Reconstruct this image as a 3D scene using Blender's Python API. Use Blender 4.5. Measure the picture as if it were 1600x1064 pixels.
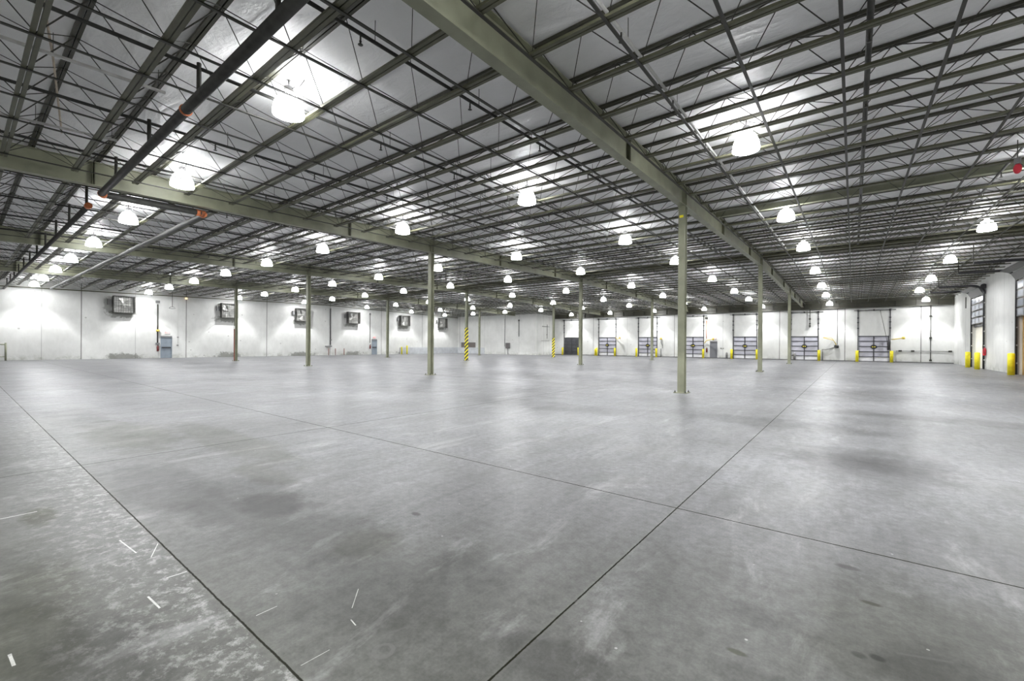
import bpy, bmesh, math, random
from mathutils import Vector, Matrix
random.seed(7)
S = bpy.context.scene
COL = S.collection
for o in list(bpy.data.objects): bpy.data.objects.remove(o)

# ---------------------------------------------------------------- camera
CAM_H, F_PX, YAW, ROLL = 1.5, 682.1, -0.6632, -0.0065
cd = bpy.data.cameras.new('camera'); cam = bpy.data.objects.new('camera', cd); COL.objects.link(cam)
cd.sensor_width = 36.0; cd.lens = F_PX / 1600 * 36.0; cd.clip_end = 300; cd.clip_start = 0.05
cd.shift_y = (538.27 - 532) / 1600
r0 = Vector((math.cos(YAW), -math.sin(YAW), 0)); fw = Vector((math.sin(YAW), math.cos(YAW), 0)); dn = Vector((0, 0, -1))
cr = r0 * math.cos(ROLL) + dn * math.sin(ROLL); cdn = -r0 * math.sin(ROLL) + dn * math.cos(ROLL)
M = Matrix.Identity(4)
for i in range(3):
    M[i][0] = cr[i]; M[i][1] = -cdn[i]; M[i][2] = -fw[i]
M[0][3], M[1][3], M[2][3] = 0, 0, CAM_H
cam.matrix_world = M
S.camera = cam
def px(p):
    """where a world point lands in the 1600x1064 frame, None when behind the camera; used only to skip unseen repeats"""
    q = Vector(p) - Vector((0, 0, CAM_H)); z = q.dot(fw)
    if z < 0.15: return None
    return (800 + F_PX * q.dot(cr) / z, 538.27 + F_PX * q.dot(cdn) / z)
def seen(pts, m=70):
    for p in pts:
        q = px(p)
        if q and -m < q[0] < 1600 + m and -m < q[1] < 1064 + m: return True
    return False

# ---------------------------------------------------------------- light levels, exposure
S.view_settings.view_transform = 'Standard'; S.view_settings.look = 'None'
S.view_settings.gamma = 1.0; S.view_settings.use_curve_mapping = False
S.view_settings.exposure = 0.62
SPOT_W, SHADE_E = 325.0, 26.0
SPOT_HALF = math.radians(86)
w = bpy.data.worlds.new('world'); S.world = w; w.use_nodes = True
w.node_tree.nodes['Background'].inputs[0].default_value = (0.8, 0.85, 0.9, 1)
w.node_tree.nodes['Background'].inputs[1].default_value = 0.3
S.cycles.max_bounces = 6; S.cycles.diffuse_bounces = 5; S.cycles.glossy_bounces = 2
S.cycles.caustics_reflective = False; S.cycles.caustics_refractive = False
S.cycles.sample_clamp_indirect = 6.0

# ---------------------------------------------------------------- plan of the building (metres)
XL, XR, YB, YR = -51.98, 7.3, 56.6, -9.0       # fan wall, bollard wall, dock wall, wall behind
XJ, YJ = -35.9, 51.8                            # the corner room that juts out
GX = [-39.92, -28.05, -16.17, -4.29]            # girder lines
CY = [14.28, 29.09, 43.9]                       # column rows
YRIDGE = 28.95
def zt(y):                                      # underside of the joist top chords
    return 6.32 + 0.0185 * (y if y < YRIDGE else 2 * YRIDGE - y)

# ---------------------------------------------------------------- materials
def mat(name, col, rough=0.6, metal=0.0, var=0.0, scale=3.0, bump=0.0, bscale=20.0, emit=None, es=1.0, spec=0.5, stretch=None):
    m = bpy.data.materials.new(name); m.use_nodes = True
    nt = m.node_tree; N = nt.nodes; L = nt.links; b = N['Principled BSDF']
    b.inputs['Base Color'].default_value = (*col, 1); b.inputs['Roughness'].default_value = rough
    b.inputs['Metallic'].default_value = metal; b.inputs['Specular IOR Level'].default_value = spec
    if var or bump:
        tc = N.new('ShaderNodeNewGeometry') if True else None
        mp = N.new('ShaderNodeMapping'); L.new(tc.outputs['Position'], mp.inputs[0])
        if stretch: mp.inputs['Scale'].default_value = stretch
    if var:
        n = N.new('ShaderNodeTexNoise'); n.inputs['Scale'].default_value = scale; n.inputs['Detail'].default_value = 6
        L.new(mp.outputs[0], n.inputs['Vector'])
        r = N.new('ShaderNodeValToRGB'); L.new(n.outputs['Fac'], r.inputs[0])
        r.color_ramp.elements[0].position = 0.3; r.color_ramp.elements[1].position = 0.7
        r.color_ramp.elements[0].color = (*[max(0, c * (1 - var)) for c in col], 1)
        r.color_ramp.elements[1].color = (*[min(1, c * (1 + var)) for c in col], 1)
        L.new(r.outputs[0], b.inputs['Base Color'])
    if bump:
        n2 = N.new('ShaderNodeTexNoise'); n2.inputs['Scale'].default_value = bscale; n2.inputs['Detail'].default_value = 4
        L.new(mp.outputs[0], n2.inputs['Vector'])
        bp = N.new('ShaderNodeBump'); bp.inputs['Strength'].default_value = bump; bp.inputs['Distance'].default_value = 0.05
        L.new(n2.outputs['Fac'], bp.inputs['Height']); L.new(bp.outputs[0], b.inputs['Normal'])
    if emit:
        b.inputs['Emission Color'].default_value = (*emit, 1); b.inputs['Emission Strength'].default_value = es
    return m
OLIVE = mat('olive_steel_paint', (0.235, 0.242, 0.170), 0.45, 0, 0.15, 2.5)
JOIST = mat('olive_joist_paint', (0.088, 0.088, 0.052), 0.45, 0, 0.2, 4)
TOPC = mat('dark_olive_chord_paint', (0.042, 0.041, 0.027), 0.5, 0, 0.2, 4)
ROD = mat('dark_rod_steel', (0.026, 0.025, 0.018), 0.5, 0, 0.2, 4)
PIPE = mat('dark_pipe_steel', (0.045, 0.045, 0.042), 0.5, 0.0, 0.25, 6, spec=.25)
GALV = mat('galvanised_steel', (0.5, 0.5, 0.48), 0.35, 0.3, 0.15, 9)
ORANGE = mat('orange_coupling_paint', (0.48, 0.14, 0.045), 0.5, 0, 0.25, 20)
WHITE = mat('white_paint', (0.78, 0.78, 0.75), 0.6)
CREAM = mat('cream_panel', (0.80, 0.77, 0.66), 0.6, 0, 0.06, 4)
YELLOW = mat('safety_yellow_paint', (0.80, 0.70, 0.02), 0.45, 0, 0.12, 6)
ARMY = mat('dull_yellow_arm_paint', (0.62, 0.47, 0.08), 0.5, 0, 0.2, 8)
BLACK = mat('black_rubber', (0.02, 0.02, 0.02), 0.6)
DARKSTEEL = mat('dark_track_steel', (0.045, 0.045, 0.048), 0.4, 0.3, 0.25, 10)
DOORGREY = mat('lavender_grey_door_panel', (0.40, 0.40, 0.45), 0.5, 0, 0.12, 2)
DOORLIT = mat('painted_light_door_section', (0.68, 0.68, 0.70), 0.5, 0, 0.08, 3)  # door panel with the light on it put into the colour
DOORDARK = mat('black_door_panel', (0.05, 0.052, 0.058), 0.5, 0, 0.3, 3)
BLUEGREY = mat('blue_grey_door_paint', (0.23, 0.27, 0.31), 0.5, 0, 0.1, 3)
GREYBOX = mat('grey_box_paint', (0.20, 0.20, 0.20), 0.5)
RED = mat('red_paint', (0.60, 0.03, 0.05), 0.4)
DARKRED = mat('dark_red_paint', (0.14, 0.015, 0.015), 0.4)
REDCOL = mat('rust_red_wrap', (0.16, 0.045, 0.025), 0.55, 0, 0.3, 6)
REDLIT = mat('red_lit_letters', (0.6, 0.02, 0.02), 0.5, emit=(1, 0.05, 0.06), es=1.6)
TAN = mat('tan_plywood', (0.45, 0.27, 0.09), 0.6, 0, 0.3, 3, stretch=(1, 1, 0.2))
GLASS = mat('frosted_pane', (0.30, 0.33, 0.40), 0.2)
AMBER = mat('amber_lens', (0.6, 0.4, 0.15), 0.4, emit=(1, 0.7, 0.4), es=1.2)
FANDARK = mat('sooty_fan_metal', (0.12, 0.12, 0.11), 0.4, 0.5, 0.5, 9)
SHADE = mat('lit_prismatic_shade', (0.9, 0.9, 0.9), 0.3, emit=(0.985, 0.99, 1.0), es=SHADE_E)

def nodes_of(name):
    m = bpy.data.materials.new(name); m.use_nodes = True
    nt = m.node_tree
    return m, nt.nodes, nt.links, nt.nodes['Principled BSDF']
def mth(N, L, op, a, b=None, c=None, clamp=False):
    n = N.new('ShaderNodeMath'); n.operation = op; n.use_clamp = clamp
    for i, v in enumerate((a, b, c)):
        if v is None: continue
        if isinstance(v, (int, float)): n.inputs[i].default_value = v
        else: L.new(v, n.inputs[i])
    return n.outputs[0]
def noise(N, L, vec, scale, detail=5, rough=0.55, dist=0.0, stretch=None):
    if stretch:
        mp = N.new('ShaderNodeMapping'); mp.inputs['Scale'].default_value = stretch; L.new(vec, mp.inputs[0]); vec = mp.outputs[0]
    n = N.new('ShaderNodeTexNoise'); n.inputs['Scale'].default_value = scale; n.inputs['Detail'].default_value = detail
    n.inputs['Roughness'].default_value = rough; n.inputs['Distortion'].default_value = dist
    L.new(vec, n.inputs['Vector']); return n.outputs['Fac']
def ramp(N, L, v, p0, c0, p1, c1):
    r = N.new('ShaderNodeValToRGB'); L.new(v, r.inputs[0]); e = r.color_ramp.elements
    e[0].position = p0; e[1].position = p1
    e[0].color = (*c0, 1) if not isinstance(c0, (int, float)) else (c0, c0, c0, 1)
    e[1].color = (*c1, 1) if not isinstance(c1, (int, float)) else (c1, c1, c1, 1)
    return r.outputs[0]
def mix(N, L, fac, a, b, typ='MIX'):
    n = N.new('ShaderNodeMix'); n.data_type = 'RGBA'; n.blend_type = typ
    if isinstance(fac, (int, float)): n.inputs[0].default_value = fac
    else: L.new(fac, n.inputs[0])
    for i, v in ((6, a), (7, b)):
        if isinstance(v, tuple): n.inputs[i].default_value = (*v, 1)
        else: L.new(v, n.inputs[i])
    return n.outputs[2]

def floor_material():
    m, N, L, b = nodes_of('polished_concrete_floor')
    g = N.new('ShaderNodeNewGeometry'); P = g.outputs['Position']
    sx = N.new('ShaderNodeSeparateXYZ'); L.new(P, sx.inputs[0]); X, Y = sx.outputs[0], sx.outputs[1]
    big = noise(N, L, P, 0.32, 4, 0.6, 0.6)
    mid = noise(N, L, P, 1.5, 8, 0.66, 0.5)
    fine = noise(N, L, P, 14, 6, 0.6)
    c = ramp(N, L, big, 0.32, (0.170, 0.170, 0.168), 0.68, (0.225, 0.227, 0.23))
    c = mix(N, L, 0.8, c, ramp(N, L, mid, 0.30, (0.60, 0.60, 0.585), 0.68, (1.10, 1.10, 1.11)), 'MULTIPLY')
    c = mix(N, L, 0.5, c, ramp(N, L, fine, 0.35, (0.58, 0.58, 0.57), 0.65, (1.26, 1.26, 1.26)), 'MULTIPLY')
    c = mix(N, L, 0.55, c, ramp(N, L, noise(N, L, P, 3.4, 8, .72, .3, (1.6, .5, 1)), 0.33, (0.58, 0.58, 0.555), 0.62, (1.16, 1.16, 1.18)), 'MULTIPLY')
    # slab colour darker and greener in the viewer's corner, lighter and bluer by the docks
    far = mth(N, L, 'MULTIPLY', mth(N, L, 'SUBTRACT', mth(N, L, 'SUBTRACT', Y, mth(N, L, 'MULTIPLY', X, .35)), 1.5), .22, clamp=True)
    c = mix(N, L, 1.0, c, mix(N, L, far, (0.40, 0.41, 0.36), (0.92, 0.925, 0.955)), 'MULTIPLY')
    # worn-off bright scuffs and broom streaks running with the traffic
    st = noise(N, L, P, 2.2, 6, 0.7, 0.4, (1.0, 0.35, 1))
    c = mix(N, L, ramp(N, L, st, 0.56, 0.0, 0.78, 0.5), c, (0.40, 0.40, 0.40))
    # oil and water stains, each at its own place: x, y, rx, ry, strength, olive
    stains = [(-4.25, 1.86, .36, .26, 1.0, 0), (-4.5, 1.75, .95, .48, .6, 0), (-5.6, 1.35, 1.2, .36, .6, 0), (-2.85, 1.92, .26, .24, .55, 1), (-3.1, 1.85, .5, .36, .5, 0), (-5.3, 2.2, .6, .2, .5, 1),
              (-2.35, 1.55, .55, .35, .35, 0), (-5.5, .46, .27, .10, .9, 1), (0.10, 7.5, .9, .75, .62, 0), (-1.3, 9.9, 1.8, .6, .5, 0),
              (-9.3, 1.75, 1.6, .5, .6, 1), (-12.2, 1.5, 1.8, .4, .5, 0), (-7.6, 2.6, 2.2, .35, .5, 1), (-3.2, .25, .45, .18, .6, 1), (-3.9, .35, .5, .16, .5, 1),
              (-2.75, .45, .6, .2, .55, 0), (-1.0, 1.75, .4, .16, .5, 0), (0.35, 2.7, .25, .3, .5, 0), (.5, 3.0, .7, .7, .35, 1), (-3.03, 2.52, .05, .03, 1.0, 0),
              (-.44, 2.37, .045, .02, 1.0, 1), (.09, 3.31, .05, .02, 1.3, 1), (-.02, 3.75, .07, .035, .9, 0), (.10, 2.75, .03, .025, 1.0, 0), (.03, 2.72, .03, .025, .8, 0),
              (-6.4, 9.0, 2.5, .7, .35, 0), (3.5, 12.5, 4.0, .5, .45, 0), (-14, 14.5, 6, .5, .35, 0), (.1, 6.9, .8, .7, .5, 0), (-.44, 2.75, .16, .12, .4, 0), (-.3, 2.2, .2, .1, .4, 0), (-2.0, 2.1, .35, .2, .4, 0)]
    warp = noise(N, L, P, 3.2, 5, 0.65)
    wv = mth(N, L, 'MULTIPLY', mth(N, L, 'SUBTRACT', warp, 0.5), 1.5)
    for (x, y, rx, ry, s, ol) in stains:
        dx = mth(N, L, 'DIVIDE', mth(N, L, 'SUBTRACT', X, x), rx); dy = mth(N, L, 'DIVIDE', mth(N, L, 'SUBTRACT', Y, y), ry)
        d = mth(N, L, 'SQRT', mth(N, L, 'ADD', mth(N, L, 'MULTIPLY', dx, dx), mth(N, L, 'MULTIPLY', dy, dy)))
        if rx > .1: d = mth(N, L, 'ADD', d, wv)
        k = mth(N, L, 'MULTIPLY', mth(N, L, 'SUBTRACT', 1.25, d), 2.0, clamp=True)
        k = mth(N, L, 'MULTIPLY', k, min(1.0, s))
        c = mix(N, L, k, c, mix(N, L, 1.0, c, (.42, .43, .31) if ol else (.36, .36, .35), 'MULTIPLY'))
    # small dark spots and pale chips
    v = N.new('ShaderNodeTexVoronoi'); v.inputs['Scale'].default_value = 2.6; L.new(P, v.inputs['Vector'])
    spot = mth(N, L, 'LESS_THAN', v.outputs['Distance'], mth(N, L, 'MULTIPLY', fine, 0.075))
    c = mix(N, L, mth(N, L, 'MULTIPLY', spot, 0.35), c, (0.10, 0.10, 0.095))
    v2 = N.new('ShaderNodeTexVoronoi'); v2.inputs['Scale'].default_value = 3.7; L.new(P, v2.inputs['Vector'])
    chip = mth(N, L, 'LESS_THAN', v2.outputs['Distance'], 0.03)
    c = mix(N, L, mth(N, L, 'MULTIPLY', mth(N, L, 'MULTIPLY', chip, fine), 0.5), c, (0.75, 0.75, 0.72))
    # paler ground paste along the slab edge in the near left corner
    pal = mth(N, L, 'MULTIPLY', mth(N, L, 'LESS_THAN', Y, .96), mth(N, L, 'MULTIPLY', mth(N, L, 'SUBTRACT', Y, .2), 1.4, clamp=True))
    pal = mth(N, L, 'MULTIPLY', pal, ramp(N, L, noise(N, L, P, 11, 9, .78), 0.5, 0.0, 0.62, .6))
    pebb = N.new('ShaderNodeTexVoronoi'); pebb.inputs['Scale'].default_value = 7.0; L.new(P, pebb.inputs['Vector'])
    pc = N.new('ShaderNodeSeparateXYZ'); L.new(pebb.outputs['Color'], pc.inputs[0])
    dk = mth(N, L, 'MULTIPLY', mth(N, L, 'GREATER_THAN', pc.outputs[0], .72), mth(N, L, 'MULTIPLY', mth(N, L, 'SUBTRACT', mth(N, L, 'MULTIPLY', pc.outputs[1], .2), mth(N, L, 'ADD', pebb.outputs['Distance'], mth(N, L, 'MULTIPLY', mth(N, L, 'SUBTRACT', fine, .5), .15))), 12.0, clamp=True))
    c = mix(N, L, mth(N, L, 'MULTIPLY', dk, .38), c, (0.08, 0.08, 0.075))
    grain = noise(N, L, P, 55, 4, .7)
    c = mix(N, L, .6, c, ramp(N, L, grain, .35, (.72, .72, .71), .65, (1.2, 1.2, 1.2)), 'MULTIPLY')
    c = mix(N, L, pal, c, (0.38, 0.38, 0.37))
    # saw-cut joints
    wob = mth(N, L, 'MULTIPLY', mth(N, L, 'SUBTRACT', noise(N, L, P, 9, 3), 0.5), 0.008)
    wob2 = mth(N, L, 'MULTIPLY', mth(N, L, 'SUBTRACT', noise(N, L, P, 40, 3), 0.5), 0.006)
    wb = mth(N, L, 'ADD', wob, wob2)
    height = None
    for axis, pos, hw, s in ((X, -1.273, .0046, 1.15), (Y, 4.117, .0060, 1.15), (Y, .959, .0045, 1.1), (X, -7.375, .0085, 1), (Y, 7.287, .006, .5),
                             (X, -13.47, .006, .35), (X, 4.83, .006, .3), (Y, 10.45, .006, .3)):
        d = mth(N, L, 'ABSOLUTE', mth(N, L, 'ADD', mth(N, L, 'SUBTRACT', axis, pos), wb))
        k = mth(N, L, 'MULTIPLY', mth(N, L, 'SUBTRACT', hw * 1.5, d), 1 / (hw * .6), clamp=True)
        k = mth(N, L, 'MULTIPLY', k, s * .85)
        halo = mth(N, L, 'MULTIPLY', mth(N, L, 'SUBTRACT', .03, d), 10 * s * .9, clamp=True)
        c = mix(N, L, mth(N, L, 'MULTIPLY', halo, mid), c, (0.16, 0.16, 0.13))
        c = mix(N, L, k, c, (0.012, 0.012, 0.008))
        height = k if height is None else mth(N, L, 'MAXIMUM', height, k)
    # bright tool scratches: x0,y0,x1,y1
    bright = [(-4.366, 0.781, -4.009, 0.808, .004), (-4.076, 0.946, -3.847, 0.854, .003), (-3.436, 0.841, -3.429, 0.948, .005), (-3.27, 0.713, -3.074, 0.724, .005), (-3.179, 0.172, -3.05, 0.179, .006), (-5.661, 0.249, -5.667, 0.462, .008),
              (-5.819, 0.842, -5.797, 0.954, .005), (-2.579, 1.031, -2.58, 1.143, .002), (-2.376, 1.531, -2.231, 1.398, .002), (-2.143, 1.336, -2.078, 1.325, .003), (-2.017, 1.001, -2.012, 1.141, .0015)]
    dark = [(-1.813, 1.709, -1.757, 1.897, .006), (-1.757, 1.897, -1.728, 2.068, .007), (-1.728, 2.068, -1.667, 2.182, .005), (-1.9, 1.363, -1.85, 1.5, .005), (-2.76, 2.264, -2.726, 2.353, .006), (-0.919, 2.609, -0.815, 2.736, .003),
            (-0.943, 2.548, -0.919, 2.609, .003), (-1.541, 2.682, -1.317, 2.771, .004), (-0.404, 3.221, -0.225, 3.327, .008), (0.174, 2.853, 0.385, 2.938, .008), (0.436, 3.073, 0.508, 3.053, .006), (-1.846, 1.245, -1.74, 1.23, .008), (-1.3, 2.25, -1.0, 2.32, .02)]
    for (x0, y0, x1, y1, hw_), lite in [(q_, True) for q_ in bright] + [(q_, False) for q_ in dark]:
        ln = math.hypot(x1 - x0, y1 - y0); ux, uy = (x1 - x0) / ln, (y1 - y0) / ln
        a = mth(N, L, 'ADD', mth(N, L, 'MULTIPLY', mth(N, L, 'SUBTRACT', X, x0), ux), mth(N, L, 'MULTIPLY', mth(N, L, 'SUBTRACT', Y, y0), uy))
        p = mth(N, L, 'ABSOLUTE', mth(N, L, 'SUBTRACT', mth(N, L, 'MULTIPLY', mth(N, L, 'SUBTRACT', X, x0), uy), mth(N, L, 'MULTIPLY', mth(N, L, 'SUBTRACT', Y, y0), ux)))
        k = mth(N, L, 'MULTIPLY', mth(N, L, 'LESS_THAN', mth(N, L, 'ABSOLUTE', mth(N, L, 'SUBTRACT', a, ln / 2)), ln / 2), mth(N, L, 'LESS_THAN', mth(N, L, 'ADD', p, mth(N, L, 'MULTIPLY', mth(N, L, 'SUBTRACT', fine, .5), hw_ * 1.5)), hw_))
        if lite: c = mix(N, L, mth(N, L, 'MULTIPLY', mth(N, L, 'MULTIPLY', k, .8), ramp(N, L, fine, .35, 0.4, .6, 1.0)), c, (0.62, 0.62, 0.59))
        else: c = mix(N, L, mth(N, L, 'MULTIPLY', k, .4), c, (0.09, 0.09, 0.085))
    for (x0, y0, r_in, wd_, s_) in ((-1.80, 1.30, .045, .016, .5), (-.66, 2.0, .11, .02, .4)):     # ring marks left by drums
        dx = mth(N, L, 'SUBTRACT', X, x0); dy = mth(N, L, 'SUBTRACT', Y, y0)
        d = mth(N, L, 'SQRT', mth(N, L, 'ADD', mth(N, L, 'MULTIPLY', dx, dx), mth(N, L, 'MULTIPLY', dy, dy)))
        k = mth(N, L, 'MULTIPLY', mth(N, L, 'LESS_THAN', mth(N, L, 'ABSOLUTE', mth(N, L, 'SUBTRACT', d, r_in)), mth(N, L, 'MULTIPLY', fine, wd_ * 1.6)), s_)
        c = mix(N, L, k, c, (0.10, 0.10, 0.095))
    L.new(c, b.inputs['Base Color'])
    rr = ramp(N, L, mid, 0.3, 0.34, 0.7, 0.52); L.new(rr, b.inputs['Roughness'])
    L.new(mth(N, L, 'MULTIPLY', mth(N, L, 'SUBTRACT', 1.0, height, clamp=True), .22), b.inputs['Specular IOR Level'])
    bp = N.new('ShaderNodeBump'); bp.inputs['Strength'].default_value = 0.25; bp.inputs['Distance'].default_value = 0.01
    hh = mth(N, L, 'SUBTRACT', mth(N, L, 'MULTIPLY', mid, 0.5), mth(N, L, 'MULTIPLY', height, 2.0))
    L.new(hh, bp.inputs['Height']); L.new(bp.outputs[0], b.inputs['Normal'])
    return m
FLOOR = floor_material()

def wall_material(name, axis, joints, smudges, faint=()):
    """painted tilt-up panels: joint lines, soot under the fans, scuffs near the floor"""
    m, N, L, b = nodes_of(name)
    g = N.new('ShaderNodeNewGeometry'); P = g.outputs['Position']
    sx = N.new('ShaderNodeSeparateXYZ'); L.new(P, sx.inputs[0]); A, Z = sx.outputs[axis], sx.outputs[2]
    c = ramp(N, L, noise(N, L, P, 0.5, 6, .6, .3), 0.3, (0.60, 0.605, 0.585), 0.7, (0.71, 0.715, 0.695))
    c = mix(N, L, 0.35, c, ramp(N, L, noise(N, L, P, 2.5, 7, .7, .2, (1, 1, .5)), 0.35, (0.8, 0.8, 0.78), 0.65, (1.05, 1.05, 1.05)), 'MULTIPLY')
    # scuffs near the floor
    n = noise(N, L, P, 1.4, 6, .7)
    low = mth(N, L, 'MULTIPLY', mth(N, L, 'SUBTRACT', .55, Z), 2.2, clamp=True)
    c = mix(N, L, mth(N, L, 'MULTIPLY', low, ramp(N, L, n, .45, 0.0, .62, .65)), c, (0.30, 0.31, 0.26))
    v = N.new('ShaderNodeTexVoronoi'); v.inputs['Scale'].default_value = 0.9; L.new(P, v.inputs['Vector'])
    spot = mth(N, L, 'LESS_THAN', v.outputs['Distance'], 0.06)
    c = mix(N, L, mth(N, L, 'MULTIPLY', spot, 0.55), c, (0.2, 0.2, 0.18))
    wv = mth(N, L, 'MULTIPLY', mth(N, L, 'SUBTRACT', noise(N, L, P, 2.3, 6, .75, .4), 0.5), 3.0)
    for (a, z, ra, rz, s) in smudges:
        da = mth(N, L, 'DIVIDE', mth(N, L, 'SUBTRACT', A, a), ra); dz = mth(N, L, 'DIVIDE', mth(N, L, 'SUBTRACT', Z, z), rz)
        d = mth(N, L, 'POWER', mth(N, L, 'ADD', mth(N, L, 'POWER', mth(N, L, 'ABSOLUTE', da), 3.0), mth(N, L, 'POWER', mth(N, L, 'ABSOLUTE', dz), 3.0)), .333)
        k = mth(N, L, 'MULTIPLY', mth(N, L, 'MULTIPLY', mth(N, L, 'SUBTRACT', 1.15, mth(N, L, 'ADD', d, wv)), 2.5, clamp=True), s)
        c = mix(N, L, k, c, (0.16, 0.165, 0.14))
    for js, hw, s in ((joints, .035, .75), (faint, .02, .4)):
        for j in js:
            k = mth(N, L, 'MULTIPLY', mth(N, L, 'LESS_THAN', mth(N, L, 'ABSOLUTE', mth(N, L, 'SUBTRACT', A, j)), hw), s)
            c = mix(N, L, k, c, (0.06, 0.06, 0.05))
    L.new(c, b.inputs['Base Color']); b.inputs['Roughness'].default_value = 0.55
    return m
FANS = [9.45, 17.85, 25.65, 32.35, 40.65, 48.15]
WALL_FAN = wall_material('fan_wall_paint', 1, [-.7, 6.73, 14.18, 21.71, 29.26, 36.85, 44.21], [(f - .15, 3.98, .95, .30, .8) for f in FANS] + [(f + .2, .12, 1.2, .34, .75) for f in FANS] + [(FANS[0] - 1.05, 4.7, .3, .7, .6)], [4.41, 10.3])
WALL_DOCK = wall_material('dock_wall_paint', 0, [-29.4, -17.95, -6.45, -.67, 5.08], [(-13.4, 2.9, .7, .5, .2)], [-24.28, -12.25, -33.4, -11.0])
WALL_JUT = wall_material('corner_room_paint', 0, [-51.5, -41.83], [], [-39.14, -46])
WALL_JUT2 = wall_material('corner_room_side_paint', 1, [], [], [53.5, 55])
WALL_BOL = wall_material('bollard_wall_paint', 1, [51.3, 34], [], [42.4, 39.7])

def roof_material():
    m, N, L, b = nodes_of('white_roof_insulation')
    g = N.new('ShaderNodeNewGeometry'); P = g.outputs['Position']
    c = ramp(N, L, noise(N, L, P, 0.8, 5, .6, .5), 0.3, (0.78, 0.78, 0.78), 0.7, (0.86, 0.86, 0.87))
    L.new(c, b.inputs['Base Color']); b.inputs['Roughness'].default_value = 0.42; b.inputs['Specular IOR Level'].default_value = 0.4
    h = mth(N, L, 'ADD', noise(N, L, P, 0.9, 3, .5, 1.5, (.5, 1.6, 1)), mth(N, L, 'MULTIPLY', noise(N, L, P, 4.5, 4, .6, 1.2), .35))
    bp = N.new('ShaderNodeBump'); bp.inputs['Strength'].default_value = 0.55; bp.inputs['Distance'].default_value = 0.09
    L.new(h, bp.inputs['Height']); L.new(bp.outputs[0], b.inputs['Normal'])
    return m
ROOF = roof_material()

def stripe_material():
    m, N, L, b = nodes_of('yellow_black_hazard_wrap')
    g = N.new('ShaderNodeNewGeometry'); sx = N.new('ShaderNodeSeparateXYZ'); L.new(g.outputs['Position'], sx.inputs[0])
    t = mth(N, L, 'ADD', mth(N, L, 'MULTIPLY', sx.outputs[2], 2.9), mth(N, L, 'MULTIPLY', mth(N, L, 'ADD', sx.outputs[0], mth(N, L, 'MULTIPLY', sx.outputs[1], .6)), -2.9))
    k = mth(N, L, 'GREATER_THAN', mth(N, L, 'FRACT', t), 0.48)
    c = mix(N, L, k, (0.85, 0.75, 0.02), (0.03, 0.03, 0.03)); L.new(c, b.inputs['Base Color']); b.inputs['Roughness'].default_value = .45
    return m
HAZARD = stripe_material()

# ---------------------------------------------------------------- mesh builder
class MB:
    def __init__(s): s.b = bmesh.new()
    def box(s, x0, x1, y0, y1, z0, z1, bev=0):
        vs = [s.b.verts.new(p) for p in ((x0, y0, z0), (x1, y0, z0), (x1, y1, z0), (x0, y1, z0), (x0, y0, z1), (x1, y0, z1), (x1, y1, z1), (x0, y1, z1))]
        fs = [s.b.faces.new([vs[i] for i in f]) for f in ((3, 2, 1, 0), (4, 5, 6, 7), (0, 1, 5, 4), (1, 2, 6, 5), (2, 3, 7, 6), (3, 0, 4, 7))]
        if bev:
            es = list({e for f in fs for e in f.edges}); bmesh.ops.bevel(s.b, geom=es, offset=bev, segments=2, affect='EDGES')
        return s
    def tube(s, pts, r, n=8, cap=True, smooth=False):
        pts = [Vector(p) for p in pts]; rings = []
        for i, p in enumerate(pts):
            d = (pts[min(i + 1, len(pts) - 1)] - pts[max(i - 1, 0)]).normalized()
            u = d.cross(Vector((0, 0, 1))); u = u.normalized() if u.length > .05 else Vector((1, 0, 0))
            v = d.cross(u).normalized(); rr = r[i] if isinstance(r, (list, tuple)) else r
            rings.append([s.b.verts.new(p + (u * math.cos(2 * math.pi * k / n + math.pi / n) + v * math.sin(2 * math.pi * k / n + math.pi / n)) * rr) for k in range(n)])
        for a, b in zip(rings, rings[1:]):
            for k in range(n):
                f = s.b.faces.new((a[k], a[(k + 1) % n], b[(k + 1) % n], b[k])); f.smooth = n > 5
        if cap: s.b.faces.new(rings[0][::-1]); s.b.faces.new(rings[-1])
        return s
    def lathe(s, prof, n=24, c=(0, 0, 0)):
        rings = [[s.b.verts.new((c[0] + r * math.cos(2 * math.pi * k / n), c[1] + r * math.sin(2 * math.pi * k / n), c[2] + z)) for k in range(n)] for r, z in prof]
        for a, b in zip(rings, rings[1:]):
            for k in range(n):
                f = s.b.faces.new((a[k], a[(k + 1) % n], b[(k + 1) % n], b[k])); f.smooth = True
        if prof[0][0] > 1e-4: s.b.faces.new(rings[0][::-1])
        if prof[-1][0] > 1e-4: s.b.faces.new(rings[-1])
        return s
    def extr_x(s, prof, x0, x1):
        """profile of (y,z) points extruded along x"""
        a = [s.b.verts.new((x0, y, z)) for y, z in prof]; b = [s.b.verts.new((x1, y, z)) for y, z in prof]; n = len(prof)
        for k in range(n): s.b.faces.new((a[k], a[(k + 1) % n], b[(k + 1) % n], b[k]))
        s.b.faces.new(a[::-1]); s.b.faces.new(b); return s
    def shear(s, fn):
        for v in s.b.verts: v.co = fn(v.co)
        return s
    def build(s, name, m, parent=None, loc=None):
        bmesh.ops.recalc_face_normals(s.b, faces=s.b.faces)
        me = bpy.data.meshes.new(name); s.b.to_mesh(me); s.b.free(); me.materials.append(m)
        o = bpy.data.objects.new(name, me); COL.objects.link(o)
        if parent: o.parent = parent
        if loc: o.location = loc
        return o
def empty(name, loc, rz=0):
    o = bpy.data.objects.new(name, None); COL.objects.link(o); o.location = loc; o.rotation_euler[2] = rz; o.empty_display_size = .2
    return o
def tag(o, label=None, cat=None, group=None, kind=None):
    if label: o['label'] = label
    if cat: o['category'] = cat
    if group: o['group'] = group
    if kind: o['kind'] = kind
    return o
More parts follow.
